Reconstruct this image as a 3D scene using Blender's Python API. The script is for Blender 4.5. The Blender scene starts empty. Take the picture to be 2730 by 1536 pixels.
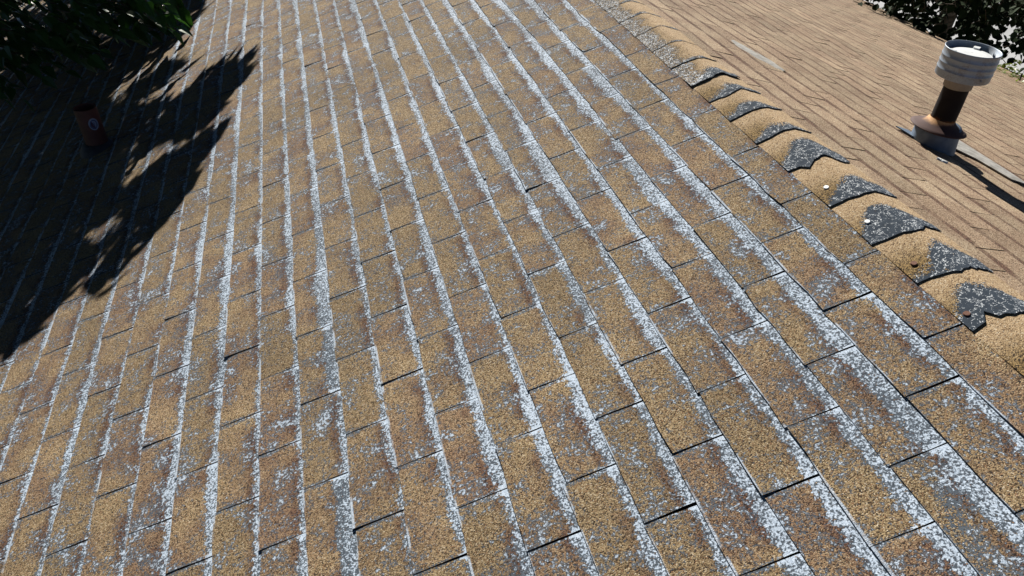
import bpy, math, random
import numpy as np

random.seed(7)
rng = np.random.default_rng(11)
sc = bpy.context.scene
COL = sc.collection

# ------------------------------------------------------------------ camera, sky, sun, exposure
Z0 = 4.5                       # ridge height above the ground
A = math.radians(18.0)         # roof pitch
CA, SA = math.cos(A), math.sin(A)
UR = 1.8727                    # ridge position measured up the near slope
SUN_EL, SUN_AZ = math.radians(30.0), math.radians(5.0)

CAM = np.array([-1.45933855, -1.13916644, 1.05768099 + Z0])
RW = np.array([[0.966578, -0.25610162, 0.01178666],
               [-0.14853401, -0.59688417, -0.78845859],
               [0.20896079, 0.76035601, -0.6149749]])
cd = bpy.data.cameras.new('camera')
cam = bpy.data.objects.new('camera', cd)
COL.objects.link(cam)
from mathutils import Matrix, Vector
m3 = Matrix([[RW[0][i], -RW[1][i], -RW[2][i]] for i in range(3)])
cam.matrix_world = Matrix.Translation(Vector(CAM.tolist())) @ m3.to_4x4()
cd.sensor_width = 36.0
cd.lens = 36.0 * 1950.0 / 2730.0
cd.clip_start = 0.05
cd.clip_end = 2000.0
sc.camera = cam

world = bpy.data.worlds.new('World')
sc.world = world
world.use_nodes = True
wn = world.node_tree.nodes
wl = world.node_tree.links
bg = wn['Background']
sky = wn.new('ShaderNodeTexSky')
sky.sky_type = 'NISHITA'
sky.sun_disc = False
sky.sun_elevation = SUN_EL
sky.sun_rotation = SUN_AZ
sky.altitude = 1500
sky.air_density = 0.22
sky.dust_density = 0.0
wl.new(sky.outputs[0], bg.inputs[0])
bg.inputs[1].default_value = 0.05

sl = bpy.data.lights.new('sun', 'SUN')
sl.energy = 5.0
sl.angle = math.radians(0.5)
sl.color = (1.0, 0.95, 0.87)
so = bpy.data.objects.new('sun', sl)
COL.objects.link(so)
SUN = np.array([math.sin(SUN_AZ) * math.cos(SUN_EL), math.cos(SUN_AZ) * math.cos(SUN_EL), math.sin(SUN_EL)])
so.rotation_euler = Vector(SUN.tolist()).to_track_quat('Z', 'Y').to_euler()
so.location = (0, 0, 12)

vs = sc.view_settings
vs.view_transform = 'Standard'
vs.look = 'None'
vs.gamma = 1.0
vs.use_curve_mapping = False
vs.exposure = 0.82

# ------------------------------------------------------------------ helpers
def link(name, verts, faces, mat=None, parent=None, smooth=False, uv=None, attrs=None, kind=None):
    me = bpy.data.meshes.new(name)
    me.from_pydata([tuple(map(float, v)) for v in verts], [], faces)
    if mat:
        me.materials.append(mat)
    if smooth:
        me.polygons.foreach_set('use_smooth', [True] * len(me.polygons))
    if uv is not None:
        lay = me.uv_layers.new(name='tab')
        idx = np.zeros(len(me.loops), dtype=np.int32)
        me.loops.foreach_get('vertex_index', idx)
        lay.data.foreach_set('uv', np.asarray(uv, dtype=np.float32)[idx].ravel())
    for k, arr in (attrs or {}).items():
        at = me.attributes.new(k, 'FLOAT', 'POINT')
        at.data.foreach_set('value', np.asarray(arr, dtype=np.float32))
    me.update()
    o = bpy.data.objects.new(name, me)
    COL.objects.link(o)
    if parent:
        o.parent = parent
    if kind:
        o['kind'] = kind
    return o

def empty(name, label, cat, group=None):
    o = bpy.data.objects.new(name, None)
    COL.objects.link(o)
    o['label'] = label
    o['category'] = cat
    if group:
        o['group'] = group
    return o

def lathe(profile, n=40, axis_base=(0, 0, 0)):
    vs_, fs = [], []
    for r, z in profile:
        for k in range(n):
            t = 2 * math.pi * k / n
            vs_.append((axis_base[0] + r * math.cos(t), axis_base[1] + r * math.sin(t), axis_base[2] + z))
    for i in range(len(profile) - 1):
        for k in range(n):
            a, b = i * n + k, i * n + (k + 1) % n
            fs.append((a, b, b + n, a + n))
    return vs_, fs

def tube(pts, radii, n=7):
    vs_, fs = [], []
    pts = [np.array(p, float) for p in pts]
    for i, p in enumerate(pts):
        d = pts[min(i + 1, len(pts) - 1)] - pts[max(i - 1, 0)]
        d /= np.linalg.norm(d) + 1e-9
        s = np.cross(d, [0.31, 0.17, 0.93]); s /= np.linalg.norm(s) + 1e-9
        u = np.cross(d, s)
        for k in range(n):
            t = 2 * math.pi * k / n
            vs_.append(p + radii[i] * (math.cos(t) * s + math.sin(t) * u))
    for i in range(len(pts) - 1):
        for k in range(n):
            a, b = i * n + k, i * n + (k + 1) % n
            fs.append((a, b, b + n, a + n))
    fs.append(tuple(range(n - 1, -1, -1)))
    fs.append(tuple(range((len(pts) - 1) * n, len(pts) * n)))
    return vs_, fs

def box(x0, x1, y0, y1, z0, z1):
    v = [(x0, y0, z0), (x1, y0, z0), (x1, y1, z0), (x0, y1, z0), (x0, y0, z1), (x1, y0, z1), (x1, y1, z1), (x0, y1, z1)]
    f = [(3, 2, 1, 0), (4, 5, 6, 7), (0, 1, 5, 4), (1, 2, 6, 5), (2, 3, 7, 6), (3, 0, 4, 7)]
    return v, f

def near(u, v, w):
    """near (worn) slope: u up the slope, v along the ridge, w off the surface"""
    u = np.asarray(u, float) - UR
    return np.stack([u * CA - w * SA, np.asarray(v, float) + 0 * u, u * SA + w * CA + Z0], -1)

def far(d, v, w):
    """far slope: d down from the ridge"""
    d = np.asarray(d, float)
    return np.stack([d * CA + w * SA, np.asarray(v, float) + 0 * d, -d * SA + w * CA + Z0], -1)

def px(P):
    C = (np.atleast_2d(P) - CAM) @ RW.T
    return np.c_[1365 + 1950 * C[:, 0] / C[:, 2], 768 + 1950 * C[:, 1] / C[:, 2]], C[:, 2]

def on_near(x, y):
    r = RW.T @ np.array([(x - 1365) / 1950., (y - 768) / 1950., 1.])
    n = np.array([-SA, 0, CA])
    s = (n @ (np.array([0, 0, Z0]) - CAM)) / (n @ r)
    return CAM + s * r

# ------------------------------------------------------------------ node helpers
class NT:
    def __init__(self, name):
        self.m = bpy.data.materials.new(name)
        self.m.use_nodes = True
        self.t = self.m.node_tree
        self.b = self.t.nodes['Principled BSDF']
    def n(self, typ, **kw):
        nd = self.t.nodes.new(typ)
        for k, v in kw.items():
            setattr(nd, k, v)
        return nd
    def l(self, a, b):
        self.t.links.new(a, b)
    def val(self, x, sock):
        if isinstance(x, (int, float)):
            sock.default_value = x
        elif isinstance(x, (tuple, list)):
            sock.default_value = tuple(x) if len(x) == 4 else (*x, 1.0)
        else:
            self.l(x, sock)
    def math(self, op, a, b=0.0, c=0.0, clamp=False):
        nd = self.n('ShaderNodeMath', operation=op)
        nd.use_clamp = clamp
        self.val(a, nd.inputs[0]); self.val(b, nd.inputs[1]); self.val(c, nd.inputs[2])
        return nd.outputs[0]
    def step(self, x, lo, hi):
        nd = self.n('ShaderNodeMapRange', interpolation_type='SMOOTHSTEP')
        self.val(x, nd.inputs['Value'])
        self.val(lo, nd.inputs['From Min']); self.val(hi, nd.inputs['From Max'])
        return nd.outputs['Result']
    def mix(self, f, a, b, mode='MIX'):
        nd = self.n('ShaderNodeMix', data_type='RGBA', blend_type=mode)
        self.val(f, nd.inputs[0]); self.val(a, nd.inputs[6]); self.val(b, nd.inputs[7])
        return nd.outputs[2]
    def noise(self, vec, scale, detail=2.0, rough=0.55):
        nd = self.n('ShaderNodeTexNoise')
        nd.inputs['Scale'].default_value = scale
        nd.inputs['Detail'].default_value = detail
        nd.inputs['Roughness'].default_value = rough
        if vec is not None:
            self.l(vec, nd.inputs['Vector'])
        return nd.outputs[0]
    def off(self, vec, o):
        nd = self.n('ShaderNodeVectorMath', operation='ADD')
        self.l(vec, nd.inputs[0]); nd.inputs[1].default_value = o
        return nd.outputs[0]
    def ramp(self, f, stops, const=False):
        nd = self.n('ShaderNodeValToRGB')
        cr = nd.color_ramp
        if const:
            cr.interpolation = 'CONSTANT'
        while len(cr.elements) < len(stops):
            cr.elements.new(0.5)
        for e, (p, c) in zip(cr.elements, stops):
            e.position = p
            e.color = (*c, 1)
        self.val(f, nd.inputs[0])
        return nd.outputs[0]
    def attr(self, name):
        nd = self.n('ShaderNodeAttribute')
        nd.attribute_name = name
        return nd.outputs['Fac']

EXPO = 0.127
TAB = 0.3048

def granules(t, P, scale):
    vo = t.n('ShaderNodeTexVoronoi', feature='F1')
    vo.inputs['Scale'].default_value = scale
    t.l(P, vo.inputs['Vector'])
    sep = t.n('ShaderNodeSeparateColor')
    t.l(vo.outputs['Color'], sep.inputs[0])
    return vo.outputs['Distance'], sep.outputs[0], sep.outputs[1]

def shingle_material():
    t = NT('asphalt_shingle')
    geo = t.n('ShaderNodeNewGeometry')
    P = geo.outputs['Position']
    uvn = t.n('ShaderNodeUVMap'); uvn.uv_map = 'tab'
    suv = t.n('ShaderNodeSeparateXYZ'); t.l(uvn.outputs[0], suv.inputs[0])
    s, y = suv.outputs[0], suv.outputs[1]
    wear, tone = t.attr('wear'), t.attr('tone')
    dist, g1, g2 = granules(t, P, 420.0)
    nL = t.noise(P, 2.3, 3)
    nM = t.noise(t.off(P, (3.1, 7.7, 1.3)), 11.0, 3)
    nF = t.noise(t.off(P, (9.1, 2.7, 5.3)), 95.0, 3, 0.7)
    nG = t.noise(t.off(P, (1.1, 4.7, 8.3)), 210.0, 2, 0.6)
    nP = t.noise(t.off(P, (5.5, 1.2, 2.2)), 6.0, 2)
    # granule colours
    tan = t.ramp(g1, [(0.0, (0.030, 0.024, 0.020)), (0.10, (0.095, 0.062, 0.036)), (0.26, (0.225, 0.160, 0.088)),
                      (0.50, (0.33, 0.245, 0.140)), (0.72, (0.42, 0.320, 0.190)), (0.88, (0.26, 0.150, 0.082)),
                      (0.95, (0.54, 0.46, 0.34))], const=True)
    rust = t.ramp(g1, [(0.0, (0.025, 0.018, 0.018)), (0.2, (0.10, 0.052, 0.042)), (0.5, (0.19, 0.108, 0.072)),
                       (0.8, (0.26, 0.175, 0.110))], const=True)
    fresh = t.ramp(g1, [(0.0, (0.10, 0.067, 0.046)), (0.11, (0.31, 0.222, 0.142)), (0.45, (0.40, 0.310, 0.212)),
                        (0.75, (0.47, 0.370, 0.258)), (0.93, (0.58, 0.50, 0.38))], const=True)
    maroon = t.ramp(g1, [(0.0, (0.018, 0.012, 0.012)), (0.3, (0.075, 0.030, 0.026)), (0.6, (0.12, 0.05, 0.038)),
                         (0.85, (0.20, 0.12, 0.07))], const=True)
    rmix = t.math('MULTIPLY', t.step(t.math('ADD', t.math('MULTIPLY', nP, 0.8), t.math('MULTIPLY', tone, 0.30)), 0.45, 0.78), 0.7)
    col = t.mix(rmix, tan, rust)
    isfar = t.math('SUBTRACT', 1.0, t.step(wear, 0.0, 0.25))
    fresh = t.mix(t.math('MULTIPLY', t.step(t.math('ADD', nP, t.math('MULTIPLY', tone, 0.12)), 0.46, 0.66), 0.42), fresh, t.ramp(g1, [(0.0, (0.06, 0.034, 0.026)), (0.3, (0.20, 0.118, 0.080)), (0.7, (0.33, 0.215, 0.145))], const=True))
    col = t.mix(isfar, col, fresh)
    tf = t.math('ADD', 0.84, t.math('MULTIPLY', tone, 0.30))
    tf = t.math('ADD', tf, t.math('MULTIPLY', t.math('SUBTRACT', nL, 0.5), 0.5))
    tc = t.n('ShaderNodeCombineXYZ')
    for i in range(3):
        t.l(tf, tc.inputs[i])
    col = t.mix(1.0, col, tc.outputs[0], 'MULTIPLY')
    # worn band under the overlying butt, with a ragged lower edge
    wob = t.math('ADD', t.math('MULTIPLY', t.math('SUBTRACT', nM, 0.5), 0.042),
                 t.math('MULTIPLY', t.math('SUBTRACT', nL, 0.5), 0.040))
    yf = t.math('ADD', y, t.math('MULTIPLY', wob, 0.25))
    yy = t.math('ADD', t.math('ADD', y, wob), t.math('MULTIPLY', t.math('SUBTRACT', wear, 1.0), 0.045))
    yy = t.math('ADD', yy, t.math('MULTIPLY', t.math('SUBTRACT', nF, 0.5), 0.030))
    band = t.step(yy, EXPO - 0.038, EXPO - 0.014)
    # maroon granules round the band
    mar = t.math('MULTIPLY', t.step(yy, EXPO - 0.060, EXPO - 0.034), t.step(nP, 0.36, 0.60))
    mar = t.math('MULTIPLY', mar, t.math('ADD', 0.75, t.math('MULTIPLY', isfar, 0.0)))
    mfar = t.math('MULTIPLY', t.step(yf, EXPO - 0.044, EXPO - 0.032), t.math('MULTIPLY', isfar, t.math('ADD', 0.34, t.math('MULTIPLY', t.step(nM, 0.3, 0.6), 0.46))))
    col = t.mix(t.math('MAXIMUM', t.math('MULTIPLY', mar, t.math('SUBTRACT', 1.0, isfar)), mfar), col, maroon)
    # granule-loss patches away from the band
    patch = t.step(t.math('ADD', t.math('MULTIPLY', nM, 0.55), t.math('MULTIPLY', nP, 0.45)), 0.46, 0.66)
    patch = t.math('MULTIPLY', patch, t.step(wear, 0.2, 1.3))
    x2 = t.math('MINIMUM', s, t.math('SUBTRACT', TAB - 0.004, s))
    cut = t.math('SUBTRACT', 1.0, t.step(t.math('ADD', x2, t.math('MULTIPLY', t.math('SUBTRACT', nM, 0.5), 0.03)), 0.003, 0.013))
    butt = t.math('SUBTRACT', 1.0, t.step(y, 0.0005, 0.0035))
    main = t.step(wear, 0.15, 0.5)
    loss = t.math('MAXIMUM', t.math('MULTIPLY', band, 0.92), t.math('MULTIPLY', patch, 0.60))
    loss = t.math('MAXIMUM', loss, t.math('MULTIPLY', cut, 0.62))
    loss = t.math('MULTIPLY', loss, main)
    lossn = t.math('ADD', loss, t.math('MULTIPLY', t.math('SUBTRACT', g2, 0.5), 0.55))
    lossn = t.math('ADD', lossn, t.math('MULTIPLY', t.math('SUBTRACT', nF, 0.5), 1.5))
    bare = t.math('MULTIPLY', t.step(lossn, 0.50, 0.58), main)
    slate = t.mix(nF, (0.034, 0.044, 0.060), (0.115, 0.145, 0.180))
    col = t.mix(bare, col, slate)
    # small grey-white flecks scattered over the tabs
    nS = t.noise(t.off(P, (6.1, 3.7, 2.3)), 125.0, 2, 0.6)
    nC = t.noise(t.off(P, (2.1, 8.7, 7.3)), 17.0, 3, 0.6)
    fk = t.math('ADD', t.math('MULTIPLY', nS, 0.75), t.math('MULTIPLY', nC, 0.62))
    fk = t.math('ADD', fk, t.math('MULTIPLY', t.math('SUBTRACT', nP, 0.5), 0.30))
    fslate = t.math('MULTIPLY', t.step(fk, 0.700, 0.775), main)
    fwhite = t.math('MULTIPLY', t.step(t.math('ADD', fk, t.math('MULTIPLY', t.math('SUBTRACT', g2, 0.5), 0.10)), 0.815, 0.88), main)
    col = t.mix(t.math('MULTIPLY', fslate, 0.8), col, slate)
    # chalky white filler left where the granules are gone
    wf = t.math('ADD', t.math('MULTIPLY', band, 0.33), t.math('MULTIPLY', t.math('SUBTRACT', nG, 0.5), 1.5))
    wf = t.math('ADD', wf, t.math('MULTIPLY', t.math('SUBTRACT', nF, 0.5), 0.9))
    wf = t.math('ADD', wf, t.math('MULTIPLY', t.math('SUBTRACT', nL, 0.5), 0.5))
    wf = t.math('ADD', wf, t.math('MULTIPLY', cut, 0.28))
    wf = t.math('ADD', wf, t.math('MULTIPLY', t.math('SUBTRACT', y, EXPO), 2.2))
    white = t.math('MULTIPLY', t.step(wf, 0.22, 0.46), bare)
    edgew = t.math('MULTIPLY', t.math('MULTIPLY', butt, main), t.step(nM, 0.42, 0.55))
    white = t.math('MAXIMUM', white, t.math('MULTIPLY', edgew, 0.75))
    white = t.math('MAXIMUM', white, t.math('MULTIPLY', fwhite, 0.85))
    col = t.mix(white, col, t.mix(g1, (0.40, 0.49, 0.61), (0.64, 0.74, 0.87)))
    t.l(col, t.b.inputs['Base Color'])
    t.l(t.math('SUBTRACT', 0.92, t.math('MULTIPLY', bare, 0.12)), t.b.inputs['Roughness'])
    t.b.inputs['Specular IOR Level'].default_value = 0.16
    hgt = t.math('ADD', t.math('MULTIPLY', t.math('SUBTRACT', 0.6, dist), t.math('SUBTRACT', 1.0, t.math('MULTIPLY', bare, 0.6))),
                 t.math('MULTIPLY', t.math('SUBTRACT', 1.0, bare), 0.5))
    hgt = t.math('ADD', hgt, t.math('MULTIPLY', g2, 0.4))
    bp = t.n('ShaderNodeBump')
    bp.inputs['Strength'].default_value = 0.75
    bp.inputs['Distance'].default_value = 0.0014
    t.l(hgt, bp.inputs['Height'])
    t.l(bp.outputs[0], t.b.inputs['Normal'])
    return t.m

def cap_material():
    t = NT('ridge_shingle_asphalt')
    geo = t.n('ShaderNodeNewGeometry')
    P = geo.outputs['Position']
    uvn = t.n('ShaderNodeUVMap'); uvn.uv_map = 'tab'
    suv = t.n('ShaderNodeSeparateXYZ'); t.l(uvn.outputs[0], suv.inputs[0])
    s, y = suv.outputs[0], suv.outputs[1]
    wear, tone = t.attr('wear'), t.attr('tone')
    dist, g1, g2 = granules(t, P, 420.0)
    nM = t.noise(t.off(P, (3.1, 1.7, 6.3)), 14.0, 3)
    nF = t.noise(t.off(P, (9.1, 2.7, 5.3)), 75.0, 3, 0.65)
    nG = t.noise(t.off(P, (2.1, 4.7, 8.3)), 260.0, 2, 0.6)
    fresh = t.ramp(g1, [(0.0, (0.12, 0.08, 0.05)), (0.12, (0.32, 0.222, 0.130)), (0.40, (0.43, 0.315, 0.190)),
                        (0.75, (0.50, 0.375, 0.240)), (0.93, (0.58, 0.49, 0.36))], const=True)
    old = t.ramp(g1, [(0.0, (0.020, 0.016, 0.014)), (0.25, (0.12, 0.08, 0.035)), (0.5, (0.26, 0.175, 0.075)),
                      (0.8, (0.34, 0.235, 0.11))], const=True)
    # the side over the near slope is weathered, the far side keeps its granules
    sw = t.math('SUBTRACT', 1.0, t.step(t.math('ADD', s, t.math('MULTIPLY', t.math('SUBTRACT', nM, 0.5), 0.10)), -0.075, 0.010))
    oldm = t.math('MULTIPLY', sw, t.step(y, 0.16, 0.05))
    oldm = t.math('MAXIMUM', oldm, t.math('MULTIPLY', sw, t.step(tone, 0.45, 0.55)))
    col = t.mix(oldm, fresh, old)
    # granules lost on the crest near the butt
    shift, wide = t.attr('shift'), t.attr('wide')
    cr = t.math('DIVIDE', t.math('ADD', s, shift), wide)
    hump = t.math('POWER', 2.718, t.math('MULTIPLY', t.math('MULTIPLY', cr, cr), -1.0))
    reach = t.math('MULTIPLY', t.math('ADD', hump, 0.08), 0.100)
    reach = t.math('MULTIPLY', reach, wear)
    q = t.math('ADD', t.math('SUBTRACT', reach, y), t.math('MULTIPLY', t.math('SUBTRACT', nM, 0.5), 0.085))
    loss = t.step(q, -0.030, 0.012)
    white_side = t.math('MULTIPLY', t.math('SUBTRACT', 1.0, t.step(t.math('ADD', s, t.math('MULTIPLY', t.math('SUBTRACT', nM, 0.5), 0.10)), -0.070, -0.015)),
                        t.step(tone, 0.45, 0.55))
    loss = t.math('MAXIMUM', loss, t.math('MULTIPLY', white_side, 0.62))
    lossn = t.math('ADD', loss, t.math('MULTIPLY', t.math('SUBTRACT', g2, 0.5), 0.8))
    lossn = t.math('ADD', lossn, t.math('MULTIPLY', t.math('SUBTRACT', nF, 0.5), 0.7))
    bare = t.step(lossn, 0.46, 0.56)
    col = t.mix(bare, col, t.mix(nF, (0.022, 0.030, 0.042), (0.055, 0.073, 0.098)))
    crack = t.math('ABSOLUTE', t.math('SUBTRACT', t.noise(t.off(P, (4, 4, 1)), 32.0, 3, 0.7), 0.5))
    wf = t.math('MAXIMUM', t.math('MULTIPLY', t.math('SUBTRACT', 1.0, t.step(crack, 0.004, 0.022)), t.step(nG, 0.40, 0.58)),
                t.step(t.math('ADD', t.math('ADD', nG, t.math('MULTIPLY', t.math('SUBTRACT', nF, 0.5), 0.7)), t.math('MULTIPLY', white_side, 0.16)), 0.66, 0.78))
    col = t.mix(t.math('MULTIPLY', wf, bare), col, (0.66, 0.70, 0.74))
    t.l(col, t.b.inputs['Base Color'])
    t.b.inputs['Roughness'].default_value = 0.9
    t.b.inputs['Specular IOR Level'].default_value = 0.12
    hgt = t.math('ADD', t.math('MULTIPLY', t.math('SUBTRACT', 0.6, dist), t.math('SUBTRACT', 1.0, t.math('MULTIPLY', bare, 0.7))),
                 t.math('MULTIPLY', t.math('SUBTRACT', 1.0, bare), 0.5))
    bp = t.n('ShaderNodeBump')
    bp.inputs['Strength'].default_value = 0.7
    bp.inputs['Distance'].default_value = 0.0014
    t.l(hgt, bp.inputs['Height'])
    t.l(bp.outputs[0], t.b.inputs['Normal'])
    return t.m

def plain(name, c0, c1, scale=20.0, rough=0.7, metal=0.0, spec=0.4, bump=0.0, bdist=0.002):
    t = NT(name)
    geo = t.n('ShaderNodeNewGeometry')
    n1 = t.noise(geo.outputs['Position'], scale, 5, 0.6)
    t.l(t.mix(t.step(n1, 0.32, 0.68), c0, c1), t.b.inputs['Base Color'])
    t.b.inputs['Roughness'].default_value = rough
    t.b.inputs['Metallic'].default_value = metal
    t.b.inputs['Specular IOR Level'].default_value = spec
    if bump:
        bp = t.n('ShaderNodeBump')
        bp.inputs['Strength'].default_value = bump
        bp.inputs['Distance'].default_value = bdist
        t.l(n1, bp.inputs['Height'])
        t.l(bp.outputs[0], t.b.inputs['Normal'])
    return t.m

def leaf_material(name, c0, c1, trans, rough=0.38, spec=0.5):
    t = NT(name)
    geo = t.n('ShaderNodeNewGeometry')
    n1 = t.noise(geo.outputs['Position'], 3.0, 2)
    n2 = t.noise(geo.outputs['Position'], 40.0, 2)
    f = t.math('ADD', t.math('MULTIPLY', n1, 0.6), t.math('MULTIPLY', geo.outputs['Random Per Island'], 0.5), clamp=True)
    c = t.mix(f, c0, c1)
    c = t.mix(t.math('MULTIPLY', n2, 0.3), c, tuple(x * 0.5 for x in c0))
    t.l(c, t.b.inputs['Base Color'])
    t.b.inputs['Roughness'].default_value = rough
    t.b.inputs['Specular IOR Level'].default_value = spec
    tr = t.n('ShaderNodeBsdfTranslucent')
    hs = t.n('ShaderNodeHueSaturation')
    hs.inputs['Value'].default_value = 1.6
    hs.inputs['Saturation'].default_value = 1.15
    t.l(c, hs.inputs['Color']); t.l(hs.outputs[0], tr.inputs[0])
    mx = t.n('ShaderNodeMixShader')
    mx.inputs[0].default_value = trans
    t.l(t.b.outputs[0], mx.inputs[1]); t.l(tr.outputs[0], mx.inputs[2])
    t.l(mx.outputs[0], t.t.nodes['Material Output'].inputs[0])
    return t.m

def lead_material():
    return plain('galvanised_sheet', (0.11, 0.155, 0.22), (0.17, 0.22, 0.29), 30, 0.55, 0.2, 0.4, 0.1)

def cap_metal():
    t = NT('dusty_galvanised_steel')
    geo = t.n('ShaderNodeNewGeometry')
    P = geo.outputs['Position']
    n1 = t.noise(P, 14, 5, 0.6)
    n2 = t.noise(P, 160, 3, 0.6)
    c = t.mix(n1, (0.23, 0.28, 0.345), (0.32, 0.375, 0.44))
    c = t.mix(t.math('MULTIPLY', t.step(t.math('ADD', n1, t.math('MULTIPLY', t.math('SUBTRACT', n2, 0.5), 0.5)), 0.46, 0.66), 0.55), c, (0.17, 0.145, 0.125))
    t.l(c, t.b.inputs['Base Color'])
    t.b.inputs['Metallic'].default_value = 0.3
    t.b.inputs['Roughness'].default_value = 0.45
    return t.m

def pipe_paint(zb):
    t = NT('black_pipe_rusting_at_the_foot')
    geo = t.n('ShaderNodeNewGeometry')
    P = geo.outputs['Position']
    sp = t.n('ShaderNodeSeparateXYZ'); t.l(P, sp.inputs[0])
    n1 = t.noise(P, 22, 4, 0.6)
    n2 = t.noise(P, 70, 3, 0.6)
    h = t.math('SUBTRACT', sp.outputs[2], zb)
    hh = t.math('ADD', h, t.math('MULTIPLY', t.math('SUBTRACT', n1, 0.5), 0.06))
    c = t.mix(n1, (0.006, 0.005, 0.006), (0.014, 0.011, 0.012))
    c = t.mix(t.math('SUBTRACT', 1.0, t.step(hh, 0.112, 0.130)), c, t.mix(n2, (0.20, 0.065, 0.018), (0.42, 0.17, 0.045)))
    c = t.mix(t.math('MULTIPLY', t.math('SUBTRACT', 1.0, t.step(hh, 0.098, 0.116)), t.step(n2, 0.42, 0.55)), c, (0.62, 0.46, 0.30))
    c = t.mix(t.step(h, 0.2445, 0.246), c, t.mix(n2, (0.22, 0.19, 0.15), (0.33, 0.30, 0.25)))
    t.l(c, t.b.inputs['Base Color'])
    t.b.inputs['Roughness'].default_value = 0.75
    t.b.inputs['Specular IOR Level'].default_value = 0.2
    return t.m

def collar_metal(zb):
    t = NT('rusty_storm_collar_steel')
    geo = t.n('ShaderNodeNewGeometry')
    P = geo.outputs['Position']
    sp = t.n('ShaderNodeSeparateXYZ'); t.l(P, sp.inputs[0])
    n1 = t.noise(P, 18, 4, 0.6)
    n2 = t.noise(P, 90, 3, 0.6)
    h = t.math('ADD', t.math('SUBTRACT', sp.outputs[2], zb), t.math('MULTIPLY', t.math('SUBTRACT', n1, 0.5), 0.02))
    c = t.mix(n1, (0.055, 0.036, 0.038), (0.12, 0.066, 0.055))
    c = t.mix(t.step(h, 0.104, 0.115), c, t.mix(n2, (0.36, 0.14, 0.04), (0.70, 0.46, 0.24)))
    t.l(c, t.b.inputs['Base Color'])
    t.b.inputs['Roughness'].default_value = 0.75
    t.b.inputs['Specular IOR Level'].default_value = 0.25
    return t.m

M_SH = shingle_material()
M_CAP = cap_material()
M_EDGE = plain('shingle_cut_edge', (0.020, 0.018, 0.018), (0.060, 0.050, 0.045), 200, 0.9, 0, 0.2)
M_DECK = plain('asphalt_underlay', (0.014, 0.014, 0.016), (0.035, 0.033, 0.034), 60, 0.9, 0, 0.2)
M_WALL = plain('painted_siding', (0.50, 0.47, 0.40), (0.56, 0.53, 0.46), 8, 0.7)
M_FASCIA = plain('fascia_paint', (0.45, 0.42, 0.36), (0.55, 0.52, 0.46), 12, 0.6)
M_GALV = lead_material()
M_CAPM = cap_metal()
M_WHITE = plain('white_painted_disc', (0.66, 0.69, 0.70), (0.76, 0.78, 0.79), 25, 0.55)
M_SEAL = plain('grey_roof_sealant', (0.24, 0.23, 0.21), (0.42, 0.41, 0.38), 26, 0.75, 0, 0.3, 0.3)
M_NAIL = plain('zinc_nail', (0.55, 0.57, 0.58), (0.65, 0.67, 0.68), 90, 0.5, 0.2)
M_RNAIL = plain('rusted_nail', (0.11, 0.05, 0.035), (0.18, 0.08, 0.05), 200, 0.8)
M_TERRA = plain('brown_plastic_pipe', (0.10, 0.038, 0.028), (0.14, 0.054, 0.040), 20, 0.55)
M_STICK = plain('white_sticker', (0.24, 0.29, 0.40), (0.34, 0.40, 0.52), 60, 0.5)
M_INK = plain('blue_print', (0.06, 0.09, 0.20), (0.09, 0.12, 0.26), 60, 0.5)
M_BARK = plain('bark', (0.05, 0.038, 0.028), (0.12, 0.095, 0.07), 18, 0.9, 0, 0.2, 0.8, 0.01)
M_LEAF = leaf_material('maple_leaf', (0.018, 0.050, 0.014), (0.050, 0.120, 0.024), 0.18)
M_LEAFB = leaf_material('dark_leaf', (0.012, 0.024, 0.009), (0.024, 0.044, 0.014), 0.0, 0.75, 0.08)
M_SHRUB = leaf_material('shrub_leaf', (0.09, 0.13, 0.02), (0.16, 0.20, 0.04), 0.35)
M_CONC = plain('pale_concrete', (0.36, 0.37, 0.38), (0.48, 0.49, 0.50), 0.9, 0.85, 0, 0.3)
M_SOIL = plain('lawn_soil', (0.045, 0.06, 0.022), (0.075, 0.085, 0.035), 1.4, 0.95, 0, 0.2)
M_GRASS = leaf_material('grass_blade', (0.05, 0.09, 0.02), (0.10, 0.14, 0.035), 0.25, 0.6, 0.3)

# ------------------------------------------------------------------ ground
def sheet(name, x0, x1, y0, y1, z, mat):
    o = link(name, [(x0, y0, z), (x1, y0, z), (x1, y1, z), (x0, y1, z)], [(0, 1, 2, 3)], mat)
    o['kind'] = 'structure'
    return o
sheet('ground', -300, 300, -300, 300, 0.0, M_SOIL)
sheet('driveway', 6.6, 40.0, -6, 60, 0.004, M_CONC)

# ------------------------------------------------------------------ house
U0, D1 = -3.95, 5.82                 # eaves of the two slopes
V0, V1 = -4.0, 15.0
house = empty('house', 'house with a worn brown asphalt shingle gable roof filling the picture', 'house')

PH = rng.uniform(0, 6.28, 12)
def wav_near(u, v):
    return (0.0016 * np.sin(2.1 * v + 1.3 * u + PH[0]) + 0.0012 * np.sin(4.7 * v - 2.2 * u + PH[1]) + 0.0006 * np.sin(11 * v + PH[2]))
def wav_far(d, v):
    return (0.0020 * np.sin(3.3 * v + 1.7 * d + PH[3]) + 0.0014 * np.sin(7.1 * v - 0.9 * d + PH[4]) + 0.0004 * np.sin(15 * v + 2 * d + PH[5])
            + 0.004 * np.sin(2.0 * d + 0.7 * v + PH[6])) - 0.003

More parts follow.
